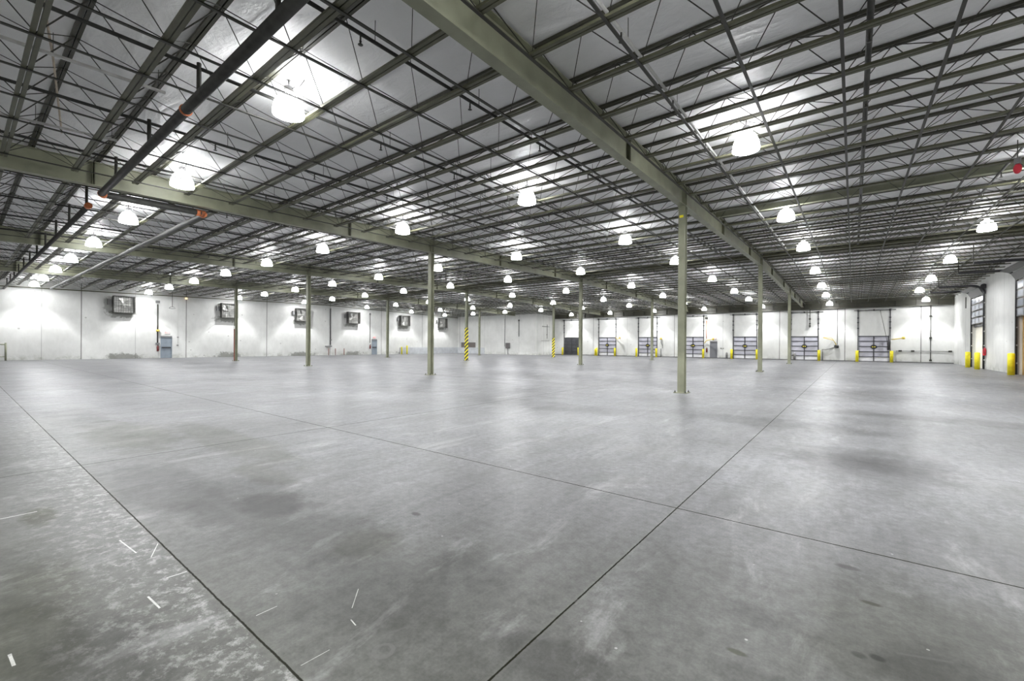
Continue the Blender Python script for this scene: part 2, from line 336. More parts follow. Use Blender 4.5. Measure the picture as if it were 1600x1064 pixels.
def copy_tree(o, parent=None):
    c = o.copy(); COL.objects.link(c)
    if parent: c.parent = parent
    for ch in [x for x in o.children]: copy_tree(ch, c)
    return c
ORD = ['first', 'second', 'third', 'fourth', 'fifth', 'sixth', 'seventh', 'eighth', 'ninth', 'tenth'] + ['%dth' % i for i in range(11, 21)] + ['21st', '22nd', '23rd'] + ['%dth' % i for i in range(24, 31)] + ['31st', '32nd', '33rd'] + ['%dth' % i for i in range(34, 41)] + ['41st', '42nd', '43rd'] + ['%dth' % i for i in range(44, 51)] + ['51st', '52nd', '53rd'] + ['%dth' % i for i in range(54, 61)]

# ================================================================ SHELL
T = .25
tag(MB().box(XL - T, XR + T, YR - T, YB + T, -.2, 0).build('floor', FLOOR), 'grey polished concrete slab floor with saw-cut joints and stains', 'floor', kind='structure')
m = MB(); RO = .055
for (ya, yb) in ((YR - T, YRIDGE), (YRIDGE, YB + T)):
    a, b_ = zt(ya) + RO, zt(yb) + RO
    vs = [m.b.verts.new(p) for p in ((XL - T, ya, a), (XR + T, ya, a), (XR + T, yb, b_), (XL - T, yb, b_), (XL - T, ya, a + .15), (XR + T, ya, a + .15), (XR + T, yb, b_ + .15), (XL - T, yb, b_ + .15))]
    for f in ((3, 2, 1, 0), (4, 5, 6, 7), (0, 1, 5, 4), (1, 2, 6, 5), (2, 3, 7, 6), (3, 0, 4, 7)): m.b.faces.new([vs[i] for i in f])
tag(m.build('ceiling', ROOF), 'white faced insulation blanket under the sloping roof', 'ceiling', kind='structure')
def wall_y(name, x, y0, y1, th, holes, m):            # wall in the plane x=const, th signed outwards
    mb = MB(); cur = y0
    for (a, b_, z0, z1) in sorted(holes):
        mb.box(*sorted((x, x + th)), cur, a, 0, 7.0)
        if z1 < 7: mb.box(*sorted((x, x + th)), a, b_, z1, 7.0)
        if z0 > 0: mb.box(*sorted((x, x + th)), a, b_, 0, z0)
        cur = b_
    mb.box(*sorted((x, x + th)), cur, y1, 0, 7.0)
    return tag(mb.build(name, m), kind='structure')
def wall_x(name, y, x0, x1, th, holes, m):
    mb = MB(); cur = x0
    for (a, b_, z0, z1) in sorted(holes):
        mb.box(cur, a, *sorted((y, y + th)), 0, 7.0)
        if z1 < 7: mb.box(a, b_, *sorted((y, y + th)), z1, 7.0)
        if z0 > 0: mb.box(a, b_, *sorted((y, y + th)), 0, z0)
        cur = b_
    mb.box(cur, x1, *sorted((y, y + th)), 0, 7.0)
    return tag(mb.build(name, m), kind='structure')
MAN_L = [(12.15, 13.05), (35.3, 36.15)]
wall_y('wall_left', XL, YR, YB + T, -T, [(a, b_, 0, 2.12) for a, b_ in MAN_L], WALL_FAN)['label'] = 'long white concrete panel wall carrying six exhaust fans'
DOCKS = [(-34.2, -31.75), (-28.49, -25.95), (-22.65, -20.2), (-16.9, -14.45), (-11.1, -8.7), (-5.36, -2.94), (.42, 2.83)]
MAN_B = (-13.70, -12.87); DH = 2.6
wall_x('wall_back', YB, XL, XR + T, T, [(a, b_, 0, DH) for a, b_ in DOCKS] + [(MAN_B[0], MAN_B[1], 0, 2.1)], WALL_DOCK)['label'] = 'white far wall with seven loading dock doors'
R1, R2 = (44.4, 48.4), (32.6, 36.6)
wall_y('wall_right', XR, YR, YB, T, [(R2[0], R2[1], 0, 5.25), (R1[0], R1[1], 0, 5.25)], WALL_BOL)['label'] = 'white side wall with two tall overhead doors'
wall_x('wall_rear', YR, XL, XR + T, -T, [], WALL_DOCK)['label'] = 'white wall behind the viewpoint'
VENT = (-51.3, -47.92)
wall_x('wall_corner_front', YJ, XL, XJ, .2, [(VENT[0], VENT[1], .97, 1.79)], WALL_JUT)['label'] = 'white front wall of the corner room that juts out'
wall_y('wall_corner_side', XJ, YJ + .2, YB, -.2, [], WALL_JUT2)['label'] = 'shaded side wall of the corner room'
tag(MB().box(VENT[0], VENT[1], YJ + .2, YJ + .3, .9, 1.85).build('trim_1', mat('brown_recess', (.16, .14, .13), .7, 0, .2, 5)), 'brown recessed panel in the corner room wall', kind='structure')
BAND = mat('pale_grey_low_band', (.50, .52, .54), .6, 0, .12, 2)
tag(MB().box(XL, XL + .12, 40.0, YJ, 0, .97).build('trim_2', BAND), 'low grey painted kerb along the end of the fan wall', kind='structure')
mb = MB(); 
mb.extr_x([(YJ - .12, 0), (YJ, 0), (YJ, .97), (YJ - .12, .97)], XL + .12, -46.0)
mb.build('trim_3', BAND)['kind'] = 'structure'
# ledger angle along the fan wall just under the roof
mb = MB(); mb.box(0, .1, YR, YRIDGE, 0, .08); mb.shear(lambda c: Vector((XL + c.x, c.y, zt(c.y) - .62 + c.z))); tag(mb.build('trim_4', JOIST), 'dark steel ledger angle along the fan wall', kind='structure')
mb = MB(); mb.box(0, .1, YRIDGE, YJ, 0, .08); mb.shear(lambda c: Vector((XL + c.x, c.y, zt(c.y) - .62 + c.z))); tag(mb.build('trim_5', JOIST), 'dark steel ledger angle along the far fan wall', kind='structure')
tag(MB().box(XJ, XR, YB - .05, YB, 0, .09).build('foot_strip_back', mat('dark_base_strip', (.12, .12, .12), .6, 0, .3, 2)), 'dark strip at the foot of the dock wall', kind='structure')  # thin dark strip along the wall foot

# ================================================================ GIRDERS
def girder(x, label):
    root = empty('steel_girder', (x, YRIDGE, zt(YRIDGE))); tag(root, label, 'girder', 'tapered roof girders')
    ys = [YR, YRIDGE, 56.1 if x > XJ else YJ - .02]
    def slope(c): return Vector((c.x, c.y - YRIDGE, zt(c.y) - zt(YRIDGE) + c.z))
    def long(name, x0, x1, z0, z1):
        mb = MB()
        for a, b_ in zip(ys, ys[1:]): mb.box(x0, x1, a, b_, z0, z1)
        return mb.shear(slope).build(name, OLIVE, root)
    long('web', -.008, .008, -.64, -.045); long('bottom_flange', -.105, .105, -.66, -.64); long('top_flange', -.105, .105, -.045, -.025)
    for y in (2.3, 9.9, 19.5, 25.4, 33.3, 39.6, 47.7, 52.5):
        if y > ys[2]: continue
        mb = MB(); mb.box(-.095, .095, y - .03, y - .014, -.64, -.045); mb.box(-.095, .095, y + .014, y + .03, -.64, -.045)
        mb.shear(slope).build('splice_plate', JOIST, root)
    for y in CY:
        mb = MB(); mb.box(-.095, .095, y - .10, y - .088, -.64, -.045); mb.box(-.095, .095, y + .088, y + .10, -.64, -.045)
        mb.shear(slope).build('stiffener', OLIVE, root)
    return root
GN = ['first', 'second', 'third', 'fourth']
for i, x in enumerate(GX):
    girder(x, 'long olive steel girder, %s out from the fan wall, running to the dock wall' % GN[i])
root = empty('wall_girder', ((XJ + XR) / 2, 56.25, 5.44)); tag(root, 'dark olive girder with stiffeners lying along the top of the dock wall', 'girder')
hw = (XR - XJ) / 2 - .02
MB().box(-hw, hw, -.008, .008, 0, .80).build('web', TOPC, root); MB().box(-hw, hw, -.13, .13, -.02, 0.0).build('bottom_flange', TOPC, root); MB().box(-hw, hw, -.1, .1, .80, .82).build('top_flange', JOIST, root)
k = 0; x = -hw + .9
while x < hw - .3:
    MB().box(x - .012, x + .012, -.12, .12, 0.0, .80).build('stiffener', ROD, root); x += 1.47

# ================================================================ COLUMNS
def column(x, y, kind, label):
    h = zt(y) - .66
    root = empty('steel_column', (x, y, 0)); tag(root, label, 'column', 'steel columns')
    mb = MB(); s = .105
    z1 = h
    mb.box(-s, s, -s, -s + .014, .025, z1); mb.box(-s, s, s - .014, s, .025, z1); mb.box(-.006, .006, -s + .014, s - .014, .025, z1)
    mb.build('shaft', OLIVE, root)
    MB().box(-.2, .2, -.2, .2, 0, .025).build('base_plate', OLIVE, root)
    MB().box(-.13, .13, -.13, .13, h - .02, h - .0).build('cap_plate', OLIVE, root)
    for sx in (-1, 1):
        for sy in (-1, 1):
            MB().lathe([(.026, 0), (.026, .022), (.013, .022), (.013, .06)], 8, (sx * .16, sy * .16, .025)).build('anchor_bolt', PIPE, root)
    if kind == 'wrap':
        top = 3.02 if y < 40 else 2.31
        q = s + .012; mb = MB()
        for a in range(2):
            mb.box(-q, q, -q, -q + .01, .03, top); mb.box(-q, q, q - .01, q, .03, top)
            mb.box(-q, -q + .01, -q + .01, q - .01, .03, top); mb.box(q - .01, q, -q + .01, q - .01, .03, top)
            break
        o = mb.build('hazard_wrap', HAZARD, root); o['label'] = 'yellow and black striped wrap'
    if kind == 'box':
        o = MB().box(-.108, .112, -.12, -s - .001, .03, 2.7).build('rust_red_guard', REDCOL, root)
        MB().box(.0, .13, -.19, -.12, 2.62, 2.86, .01).build('white_switch_box', WHITE, root)
        MB().tube([(.06, -.14, 2.86), (.06, -.14, h - .1)], .015, 6).build('conduit', PIPE, root)
    if kind == 'sticker':
        o = MB().box(-.07, .05, -s - .004, -s - .0005, 5.55, 5.63).build('yellow_sticker', YELLOW, root)
    return root
RN = ['nearest', 'middle', 'farthest']
for j, y in enumerate(CY):
    for i, x in enumerate(GX):
        kind = 'wrap' if (i == 1 and j > 0) else 'box' if (i == 0 and j == 0) else 'sticker' if (i == 3 and j == 0) else 'plain'
        extra = {'wrap': 'olive steel column with yellow and black hazard wrap', 'box': 'olive column with rust-red lower guard and white switch box', 'sticker': 'largest olive column, nearest the viewer, with a small yellow sticker at its top', 'plain': 'plain olive steel column'}[kind]
        if kind == 'sticker': lab = extra
        elif kind == 'wrap': lab = extra + ', ' + ('nearer of the two' if j == 1 else 'farther of the two')
        elif kind == 'box': lab = extra
        else: lab = extra + ' in the %s row, %s out from the fan wall' % (RN[j], GN[i])
        column(x, y, kind, lab)

# ================================================================ JOISTS
YS = [5.98 + 1.2 * n for n in range(-5, 42)]
BAYS = [(XL + .02, GX[0]), (GX[0], GX[1]), (GX[1], GX[2]), (GX[2], GX[3]), (GX[3], XR)]
BAYNAME = ['in the bay against the fan wall', 'in the second bay from the fan wall', 'in the third bay from the fan wall', 'in the fourth bay from the fan wall', 'in the bay against the bollard wall']
def offs(k):
    x0, x1 = BAYS[k]; o0 = .33 if k == 4 else .64; r = []
    while o0 < x1 - x0 - .25: r.append(o0); o0 += 1.27
    return r
BDY, BDZ = -.47, -.47
def make_joist(k):
    x0, x1 = BAYS[k]; Ln = x1 - x0 - .02; root = empty('roof_joist', (0, 0, 0))
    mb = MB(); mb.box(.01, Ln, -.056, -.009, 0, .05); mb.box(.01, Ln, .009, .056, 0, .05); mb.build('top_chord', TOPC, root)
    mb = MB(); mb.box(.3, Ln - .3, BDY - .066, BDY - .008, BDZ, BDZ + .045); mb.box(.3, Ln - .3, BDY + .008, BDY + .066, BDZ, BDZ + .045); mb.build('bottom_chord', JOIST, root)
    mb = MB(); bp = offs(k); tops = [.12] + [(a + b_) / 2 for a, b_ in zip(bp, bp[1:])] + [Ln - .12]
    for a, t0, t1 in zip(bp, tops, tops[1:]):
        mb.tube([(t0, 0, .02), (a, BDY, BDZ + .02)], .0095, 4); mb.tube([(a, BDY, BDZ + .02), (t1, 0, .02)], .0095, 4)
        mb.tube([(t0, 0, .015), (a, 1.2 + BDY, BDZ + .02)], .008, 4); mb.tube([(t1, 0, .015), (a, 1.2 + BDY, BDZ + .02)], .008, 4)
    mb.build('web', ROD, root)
    return root
for k, (x0, x1) in enumerate(BAYS):
    proto = None; keep = []
    for y in YS:
        if k == 0 and y > YJ - .2: continue
        if k == 1 and y > YJ - .2: pass
        if k == 4 and abs(y - 17.98) < .1 or abs(y - 28.8 - .22) < .1: continue
        if not seen([(x0 + (x1 - x0) * t / 12, y, zt(y) - .15) for t in range(13)], 110): continue
        keep.append(y)
    for n, y in enumerate(keep):
        if proto is None: o = proto = make_joist(k)
        else: o = copy_tree(proto)
        o.location = (x0 + .01, y, zt(y))
        q = len(keep) - n - 1
        tag(o, 'olive roof joist, %s from the dock wall, %s' % (ORD[q], BAYNAME[k]), 'roof joist', 'open-web roof joists')
# bridging rows tying the joists together
for k, (x0, x1) in enumerate(BAYS):
    yj = [y for y in YS if not (k == 0 and y > YJ - .2)]
    for n, of in enumerate(offs(k)):
        x = x0 + of
        vis = [y for y in yj if seen([(x, y, zt(y) - .4), (x, y + 1.2, zt(y) - .4)], 150)]
        if len(vis) < 2: continue
        ya, yb = vis[0], vis[-1]
        root = empty('joist_bridging', (x, 0, 0))
        tag(root, 'thin line tying the joists, %s one, %s' % (ORD[n], BAYNAME[k]), 'bridging', 'bridging lines under the joists')
        def sl(c): return Vector((c.x, c.y, zt(c.y) + c.z))
        mb = MB(); cuts = [ya + BDY - .1] + ([YRIDGE] if ya < YRIDGE < yb else []) + [yb + BDY + .1]
        for a, b_ in zip(cuts, cuts[1:]): mb.box(-.024, .024, a, b_, BDZ - .022, BDZ - .001)
        mb.shear(sl).build('bottom_angle', ROD, root)
# ridge beams and the single tie beam in the bay by the bollard wall
for k, (x0, x1) in enumerate(BAYS):
    root = empty('ridge_beam', ((x0 + x1) / 2, 28.95, zt(28.95))); tag(root, 'thick olive ridge beam crossing %s' % BAYNAME[k].replace('in ', ''), 'beam', 'ridge beams'); h = (x1 - x0) / 2 - .12
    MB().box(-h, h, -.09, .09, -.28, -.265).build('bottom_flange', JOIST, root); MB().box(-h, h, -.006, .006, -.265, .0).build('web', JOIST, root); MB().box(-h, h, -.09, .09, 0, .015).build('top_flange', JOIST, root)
x0, x1 = BAYS[4]
root = empty('tie_beam', ((x0 + x1) / 2, 17.98, zt(17.98))); tag(root, 'thick olive tie beam crossing the bay by the bollard wall, just past the largest column', 'beam'); h = (x1 - x0) / 2 - .12
MB().box(-h, h, -.09, .09, -.25, -.235).build('bottom_flange', OLIVE, root); MB().box(-h, h, -.006, .006, -.235, .0).build('web', OLIVE, root); MB().box(-h, h, -.09, .09, 0, .015).build('top_flange', OLIVE, root)

# ================================================================ LAMPS
def make_lamp():
    root = empty('high_bay_lamp', (0, 0, 0))                       # origin at the middle of the mouth
    prof = [(.275, 0), (.274, .04), (.265, .12), (.245, .20), (.212, .28), (.168, .345), (.12, .375), (.0, .38)]
    inner = [(r * .965 if r else 0, max(0, z - .012) if i else 0) for i, (r, z) in enumerate(prof)]
    mb = MB(); mb.lathe([p for p in inner[::-1]] + prof[:], 20); mb.build('shade', SHADE, root)
    MB().lathe([(.05, .375), (.05, .40), (.075, .40), (.085, .42), (.085, .52), (.07, .54), (.012, .545)], 12).build('ballast_housing', GREYBOX, root)
    MB().tube([(0, 0, .54), (0, 0, .73)], .012, 6).build('hanger_rod', PIPE, root)
    o = MB().tube([(.05, 0, .45), (.12, .05, .52), (.22, .08, .50), (.36, .1, .60)], .009, 5).build('power_cord', BLACK, root)
    ld = bpy.data.lights.new('lamp_light', 'SPOT'); ld.energy = SPOT_W; ld.spot_size = 2 * SPOT_HALF; ld.spot_blend = .22; ld.shadow_soft_size = .09; ld.color = (.985, .99, 1.0)
    ld.spot_blend = .06; ld.use_nodes = True; N, L = ld.node_tree.nodes, ld.node_tree.links; em = N['Emission']
    tc = N.new('ShaderNodeTexCoord'); sp = N.new('ShaderNodeSeparateXYZ'); L.new(tc.outputs['Normal'], sp.inputs[0])
    ab = N.new('ShaderNodeMath'); ab.operation = 'ABSOLUTE'; L.new(sp.outputs[2], ab.inputs[0])     # cosine of the angle off the lamp's axis: the reflector throws wide
    cr_ = N.new('ShaderNodeValToRGB'); L.new(ab.outputs[0], cr_.inputs[0]); el = cr_.color_ramp.elements
    el[0].position = .06; el[0].color = (.06, .06, .06, 1); el[1].position = 1.0; el[1].color = (.62, .62, .62, 1)
    for p_, v_ in ((.60, .13), (.675, .2), (.685, .46), (.742, .5), (.76, 1.0), (.86, .74)):
        e_ = el.new(p_); e_.color = (v_, v_, v_, 1)
    mu = N.new('ShaderNodeMath'); mu.operation = 'MULTIPLY'; mu.inputs[1].default_value = 3.0; L.new(cr_.outputs[0], mu.inputs[0]); L.new(mu.outputs[0], em.inputs['Strength'])
    lo = bpy.data.objects.new('lamp_light', ld); COL.objects.link(lo); lo.parent = root; lo.location = (0, 0, -.02)
    return root
LY = [3.87, 10.85, 18.2, 25.05, 33.3, 40.6, 47.1, 54.2]
lproto = None
ROWN = ['eighth', 'seventh', 'sixth', 'fifth', 'fourth', 'third', 'second', 'first']
for j, y in enumerate(LY):
    z = zt(y) - (.60 if j == 0 else .67)
    for n in range(-1, 9):
        x = -1.9 - 6.03 * n
        if y > YJ and x < XJ: continue
        if j == 0 and n > 0: x = [-8.4, -14.6, -20.6, -26.9, -33.1, -38.8, -44.8, -50.3][n - 1]
        if n == -1 and y > 50: x, y = 5.25, 54.9
        o = copy_tree(lproto) if lproto else make_lamp()
        lproto = lproto or o
        o.location = (x, y, z); o.rotation_euler[2] = random.uniform(-.3, .3)
        tag(o, 'lit white dome lamp, %s from the fan wall, %s row from the dock wall' % (ORD[8 - n], ROWN[j]), 'lamp', 'lit high-bay lamps')
for n in (-1, 0, 1, 2, 3):
    o = copy_tree(lproto); o.location = (-1.9 - 6.03 * n, -3.5, zt(-3.5) - .67)
    tag(o, 'lit white dome lamp behind the viewpoint, %s from the bollard wall' % ORD[n + 1], 'lamp', 'lit high-bay lamps')

# ================================================================ SPRINKLER PIPES
def sprinkler(x, z, y0, y1, r, heads, label, step=2.35, m=PIPE):
    root = empty('sprinkler_pipe', (x, 0, 0)); tag(root, label, 'pipe', 'sprinkler branch pipes')
    off = z - zt(3)
    cuts = [y0] + ([YRIDGE] if y0 < YRIDGE < y1 else []) + [y1]
    MB().tube([(0, c, zt(c) + off) for c in cuts], r, 8).build('pipe_run', m, root)
    y = heads
    while y < min(y1, 33):
        zz = zt(y) + off
        if seen([(x, y, zz)], 30):
            mb = MB(); mb.tube([(0, y, zz), (0, y, zz - .10)], .014, 6); mb.lathe([(.008, -.10), (.02, -.11), (.006, -.15), (.038, -.16), (.038, -.165), (0.001, -.165)], 8, (0, y, zz))
            mb.build('sprinkler_head', ROD, root)
            MB().tube([(0, y + .25, zz), (0, y + .25, zt(y) + .05)], .006, 4).build('hanger_rod', ROD, root)
        y += step
SX = [(-2.72, 6.08, .026, GALV), (-5.78, 6.08, .03, PIPE), (-8.6, 6.07, .03, PIPE), (-11.6, 6.08, .03, PIPE), (-14.6, 6.1, .03, PIPE), (-17.8, 6.1, .03, PIPE), (-21.0, 6.1, .03, PIPE), (-24.1, 6.1, .03, PIPE), (-27.2, 6.1, .03, PIPE), (-30.3, 6.1, .03, PIPE), (-33.4, 6.1, .03, PIPE), (-36.5, 6.1, .03, PIPE), (.17, 6.12, .045, PIPE), (3.2, 6.1, .03, PIPE)]
for i, (x, z, r, mm) in enumerate(sorted(SX)):
    y1 = 27.0 if abs(x - .17) > .1 else 27.5
    sprinkler(x, z, .3 if x < -5 else -1.0, y1, r, 3.7, 'thin %s sprinkler branch pipe under the roof, %s one counted from the fan-wall side' % ('bright galvanised' if mm is GALV else 'dark steel', ORD[i]), m=mm)
# the cross main in three runs
def main_pipe(name, pts, label, couplings, risers, r=.082, m=PIPE):
    root = empty(name, pts[0]); tag(root, label, 'pipe', 'sprinkler main pipes'); o0 = Vector(pts[0])
    MB().tube([Vector(p) - o0 for p in pts], r, 16).build('pipe_run', m, root)
    for (p, q) in couplings:
        MB().tube([Vector(p) - o0, Vector(q) - o0], r + .015, 16).build('orange_coupling', ORANGE, root)
    for (x, y) in risers:
        MB().tube([Vector((x, y, pts[0][2] + .05)) - o0, Vector((x, y, zt(y) - .22)) - o0], .035, 8).build('riser', ROD, root)
main_pipe('main_pipe', [(-2.6, 2.5, 5.58), (-16.32, 2.5, 5.58), (-16.42, 2.6, 5.58), (-16.42, 4.85, 5.62), (-16.52, 4.95, 5.62), (-49.5, 4.72, 5.66)],
          'large dark main pipe dropping across the near roof bays, with orange couplings', [((-9.28, 2.5, 5.58), (-9.24, 2.5, 5.58)), ((-16.30, 2.5, 5.58), (-16.44, 2.56, 5.58)), ((-16.42, 4.72, 5.62), (-16.45, 4.90, 5.62)), ((-16.44, 4.93, 5.62), (-16.62, 4.95, 5.62))],
          [(-5.72, 2.5), (-8.6, 2.5), (-11.6, 2.5), (-14.6, 2.5)])
main_pipe('main_pipe', [(-17.5, 2.4, 5.45), (-51.9, 2.4, 5.6)], 'second dark main pipe starting past the girder and running to the fan wall', [((-17.47, 2.4, 5.45), (-17.62, 2.4, 5.45))],
          [(-17.8 - 3.1 * i, 2.4) for i in range(0, 11)], r=.07)
# cable trays (strut channel) and conduits near the viewer
def strut(p, q, label, w=.041, m=GALV, name='strut_channel'):
    p, q = Vector(p), Vector(q); root = empty(name, p); tag(root, label, 'channel', 'galvanised strut channels')
    d = q - p; mb = MB(); n = max(2, int(d.length / .25))
    ax = d.normalized(); si = ax.cross(Vector((0, 0, 1))).normalized() * w / 2; up = Vector((0, 0, w / 2))
    rs = []
    for t in (0, 1):
        c = d * t; rs.append([mb.b.verts.new(c + s_ * si + u_ * up) for s_, u_ in ((-1, -1), (1, -1), (1, 1), (-1, 1))])
    for k_ in range(4): mb.b.faces.new((rs[0][k_], rs[0][(k_ + 1) % 4], rs[1][(k_ + 1) % 4], rs[1][k_]))
    mb.b.faces.new(rs[0][::-1]); mb.b.faces.new(rs[1]); mb.build('channel', m, root)
    for t in (.3, .95):
        c = d * t; MB().tube([c, c + Vector((0, 0, zt(p.y + c.y) + .03 - p.z - c.z))], .006, 4).build('hanger_rod', ROD, root)
strut((-10.0, .35, 6.02), (-9.85, 2.35, 6.02), 'light galvanised strut channel hanging at the upper left, nearer the viewer')
strut((-13.4, .5, 6.02), (-13.05, 2.25, 6.02), 'duller galvanised strut channel hanging at the upper left, the farther one')
strut((-26.2, 1.3, 6.02), (-28.0, 5.7, 6.05), 'thin pipe slanting under the joists beyond the second girder', .03, PIPE, 'slanting_pipe')
o = tag(MB().tube([(-7.3, .5, 6.25), (-10.5, 1.0, 6.25), (-14.2, 1.5, 6.25)], .018, 6).build('cloth_cable', mat('tan_cable_jacket', (.45, .38, .3), .7, 0, .2, 9)), 'pale tan cable strung through the joists at the upper left', 'cable')

# ================================================================ DOCK DOORS
def emblem(root, x, z, y):
    mb = MB(); prof = [(.27 * math.cos(a), .21 * math.sin(a)) for a in [i * math.pi / 12 for i in range(24)]]
    a = [mb.b.verts.new((x + u, y, z + v_)) for u, v_ in prof]; b_ = [mb.b.verts.new((x + u, y + .03, z + v_)) for u, v_ in prof]
    for k_ in range(24): mb.b.faces.new((a[k_], a[(k_ + 1) % 24], b_[(k_ + 1) % 24], b_[k_]))
    mb.b.faces.new(a[::-1]); mb.b.faces.new(b_)
    o = mb.build('lock_plate', BLACK, root)
    for s_ in (-1, 1): MB().box(x + s_ * .085 - .04, x + s_ * .085 + .04, y - .012, y - .001, z - .05, z + .05, .004).build('yellow_reflector', YELLOW, o)
def dock_door(i, x0, x1, dark=False, emb=True):
    root = empty('door_%d' % i, ((x0 + x1) / 2, YB, 0)); h = (x1 - x0) / 2; tag(root, kind='structure')
    root['label'] = ('black' if dark else 'lavender-grey') + ' sectional dock door, %s from the corner room along the dock wall' % ORD[i - 1]
    pm = DOORDARK if dark else DOORGREY
    n = 5; sh = DH / n
    for k_ in range(n):
        mm = pm if (dark or k_ > 0) else DOORLIT  # bottom section is paler: light falling there is painted into its colour
        o = MB().box(-h + .03, h - .03, .02, .07, k_ * sh + .012, (k_ + 1) * sh - .012).build('door_section', mm, root)
        mb = MB(); mb.box(-h + .03, h - .03, -.012, .02, (k_ + 1) * sh - .055, (k_ + 1) * sh + .015) if k_ < n - 1 else mb.box(-h, h, -.03, .02, DH - .08, DH)
        mb.build('rail', DARKSTEEL, o)
    MB().box(-.045, .045, -.02, .02, .02, DH - .08).build('centre_stile', DARKSTEEL, root)
    MB().box(-h - .02, h + .02, -.02, .02, .0, .05).build('threshold', BLACK, root)
    for s_ in (-1, 1):
        mb = MB(); xx = s_ * (h + .03); mb.box(xx - .04, xx + .04, -.07, .0, 0, 5.12)
        for z in (3.3, 3.9, 4.35): mb.box(xx - .075, xx + .075, -.1, -.01, z, z + .12)
        mb.build('lift_track', DARKSTEEL, root)
        MB().tube([(xx - .08, -.12, 5.16), (xx + .08, -.12, 5.16)], .1, 12).build('cable_drum', DARKSTEEL, root)
    MB().tube([(-h - .35, -.12, 5.16), (h + .45, -.12, 5.16)], .03, 8).build('spring_shaft', DARKSTEEL, root)
    MB().box(-.06, .06, -.18, -.01, 5.1, 5.24).build('shaft_bracket', DARKSTEEL, root)
    if emb: emblem(root, 0, 1.5, -.045)
    return root
for i, (a, b_) in enumerate(DOCKS): dock_door(i + 1, a, b_, i == 0, i > 0)
# bollards
def bollard(x, y, h, r, label):
    root = empty('bollard', (x, y, 0)); tag(root, label, 'bollard', 'yellow bollards')
    MB().lathe([(r, 0), (r, h - .03), (r * .8, h), (0.001, h + .01)], 16).build('post', YELLOW, root)
    return root
for i, (a, b_) in enumerate(DOCKS):
    for s_, xx in (('corner-room', a - .10), ('bollard-wall', b_ + .12)):
        bollard(xx + (.0 if i else .1), YB - .55, 1.12, .13, 'yellow bollard on the %s side of the %s dock door' % (s_, ORD[i]))
bollard(-28.95, YB - .3, .95, .1, 'short dull bollard squeezed beside the second dock door')
bollard(6.82, 47.1, 1.17, .14, 'yellow bollard at the far jamb of the farther tall side door')
bollard(6.74, 43.4, 1.16, .14, 'yellow bollard at the near jamb of the farther tall side door')
bollard(6.86, 35.85, 1.2, .145, 'tall bright yellow bollard beside the nearer tall side door')
bollard(-51.0, 39.6, 1.05, .1, 'yellow bollard standing by the fan wall, leading one of a pair')
bollard(-51.2, 40.7, 1.25, .1, 'yellow bollard standing by the fan wall, rear one of a pair')

# ---------------------------------------------------------------- personnel doors
def man_door(i, loc, rz, wd, label, bar=True):
    BLUEGREY = globals()['BLUEGREY'] if bar else mat('mid_grey_door_paint', (.17, .175, .19), .5)
    root = empty('door_%d' % i, loc, rz); tag(root, label, kind='structure')
    MB().box(-wd / 2 + .05, wd / 2 - .05, .02, .07, .01, 2.05).build('leaf', BLUEGREY, root)
    mb = MB(); mb.box(-wd / 2, -wd / 2 + .05, -.02, .1, 0, 2.1); mb.box(wd / 2 - .05, wd / 2, -.02, .1, 0, 2.1); mb.box(-wd / 2 + .05, wd / 2 - .05, -.02, .1, 2.05, 2.1); mb.build('door_frame', BLUEGREY, root)
    if bar: MB().box(-wd / 2 + .1, wd / 2 - .1, -.07, .02, .95, 1.05, .01).build('push_bar', DARKSTEEL, root)
    MB().box(-wd / 2 + .02, wd / 2 - .02, -.06, .0, 1.98, 2.1).build('door_closer', GREYBOX, root)
    return root
man_door(8, (XL, sum(MAN_L[0]) / 2, 0), math.pi / 2, .9, 'blue-grey exit door in the fan wall, nearer one')
man_door(9, (XL, sum(MAN_L[1]) / 2, 0), math.pi / 2, .85, 'blue-grey exit door in the fan wall, farther one')
man_door(10, ((MAN_B[0] + MAN_B[1]) / 2, YB, 0), 0, .83, 'grey personnel door in the dock wall', False)
def exit_sign(loc, rz, label):
    root = empty('exit_sign', loc, rz); tag(root, label, 'exit sign', 'exit signs')
    MB().box(-.19, .19, -.06, 0, -.11, .11, .008).build('housing', WHITE, root)
    cu = bpy.data.curves.new('lettering', 'FONT'); cu.body = 'EXIT'; cu.size = .19; cu.align_x = 'CENTER'; cu.align_y = 'CENTER'; cu.extrude = .003
    tmp = bpy.data.objects.new('lettering', cu); COL.objects.link(tmp); cu.materials.append(REDLIT); bpy.context.view_layer.update(); me = bpy.data.meshes.new_from_object(tmp); bpy.data.objects.remove(tmp)
    t = bpy.data.objects.new('lettering', me); COL.objects.link(t); t.parent = root; t.location = (0, -.064, 0); t.rotation_euler = (math.pi / 2, 0, 0);
    t['label'] = 'red lit letters reading EXIT'
exit_sign((XL, 12.65, 2.42), math.pi / 2, 'small red lit exit sign above the nearer fan wall door')
exit_sign((XL, 35.7, 2.35), math.pi / 2, 'small red lit exit sign above the farther fan wall door')
exit_sign((-13.2, YB, 2.38), 0, 'small red lit exit sign above the grey dock wall door')

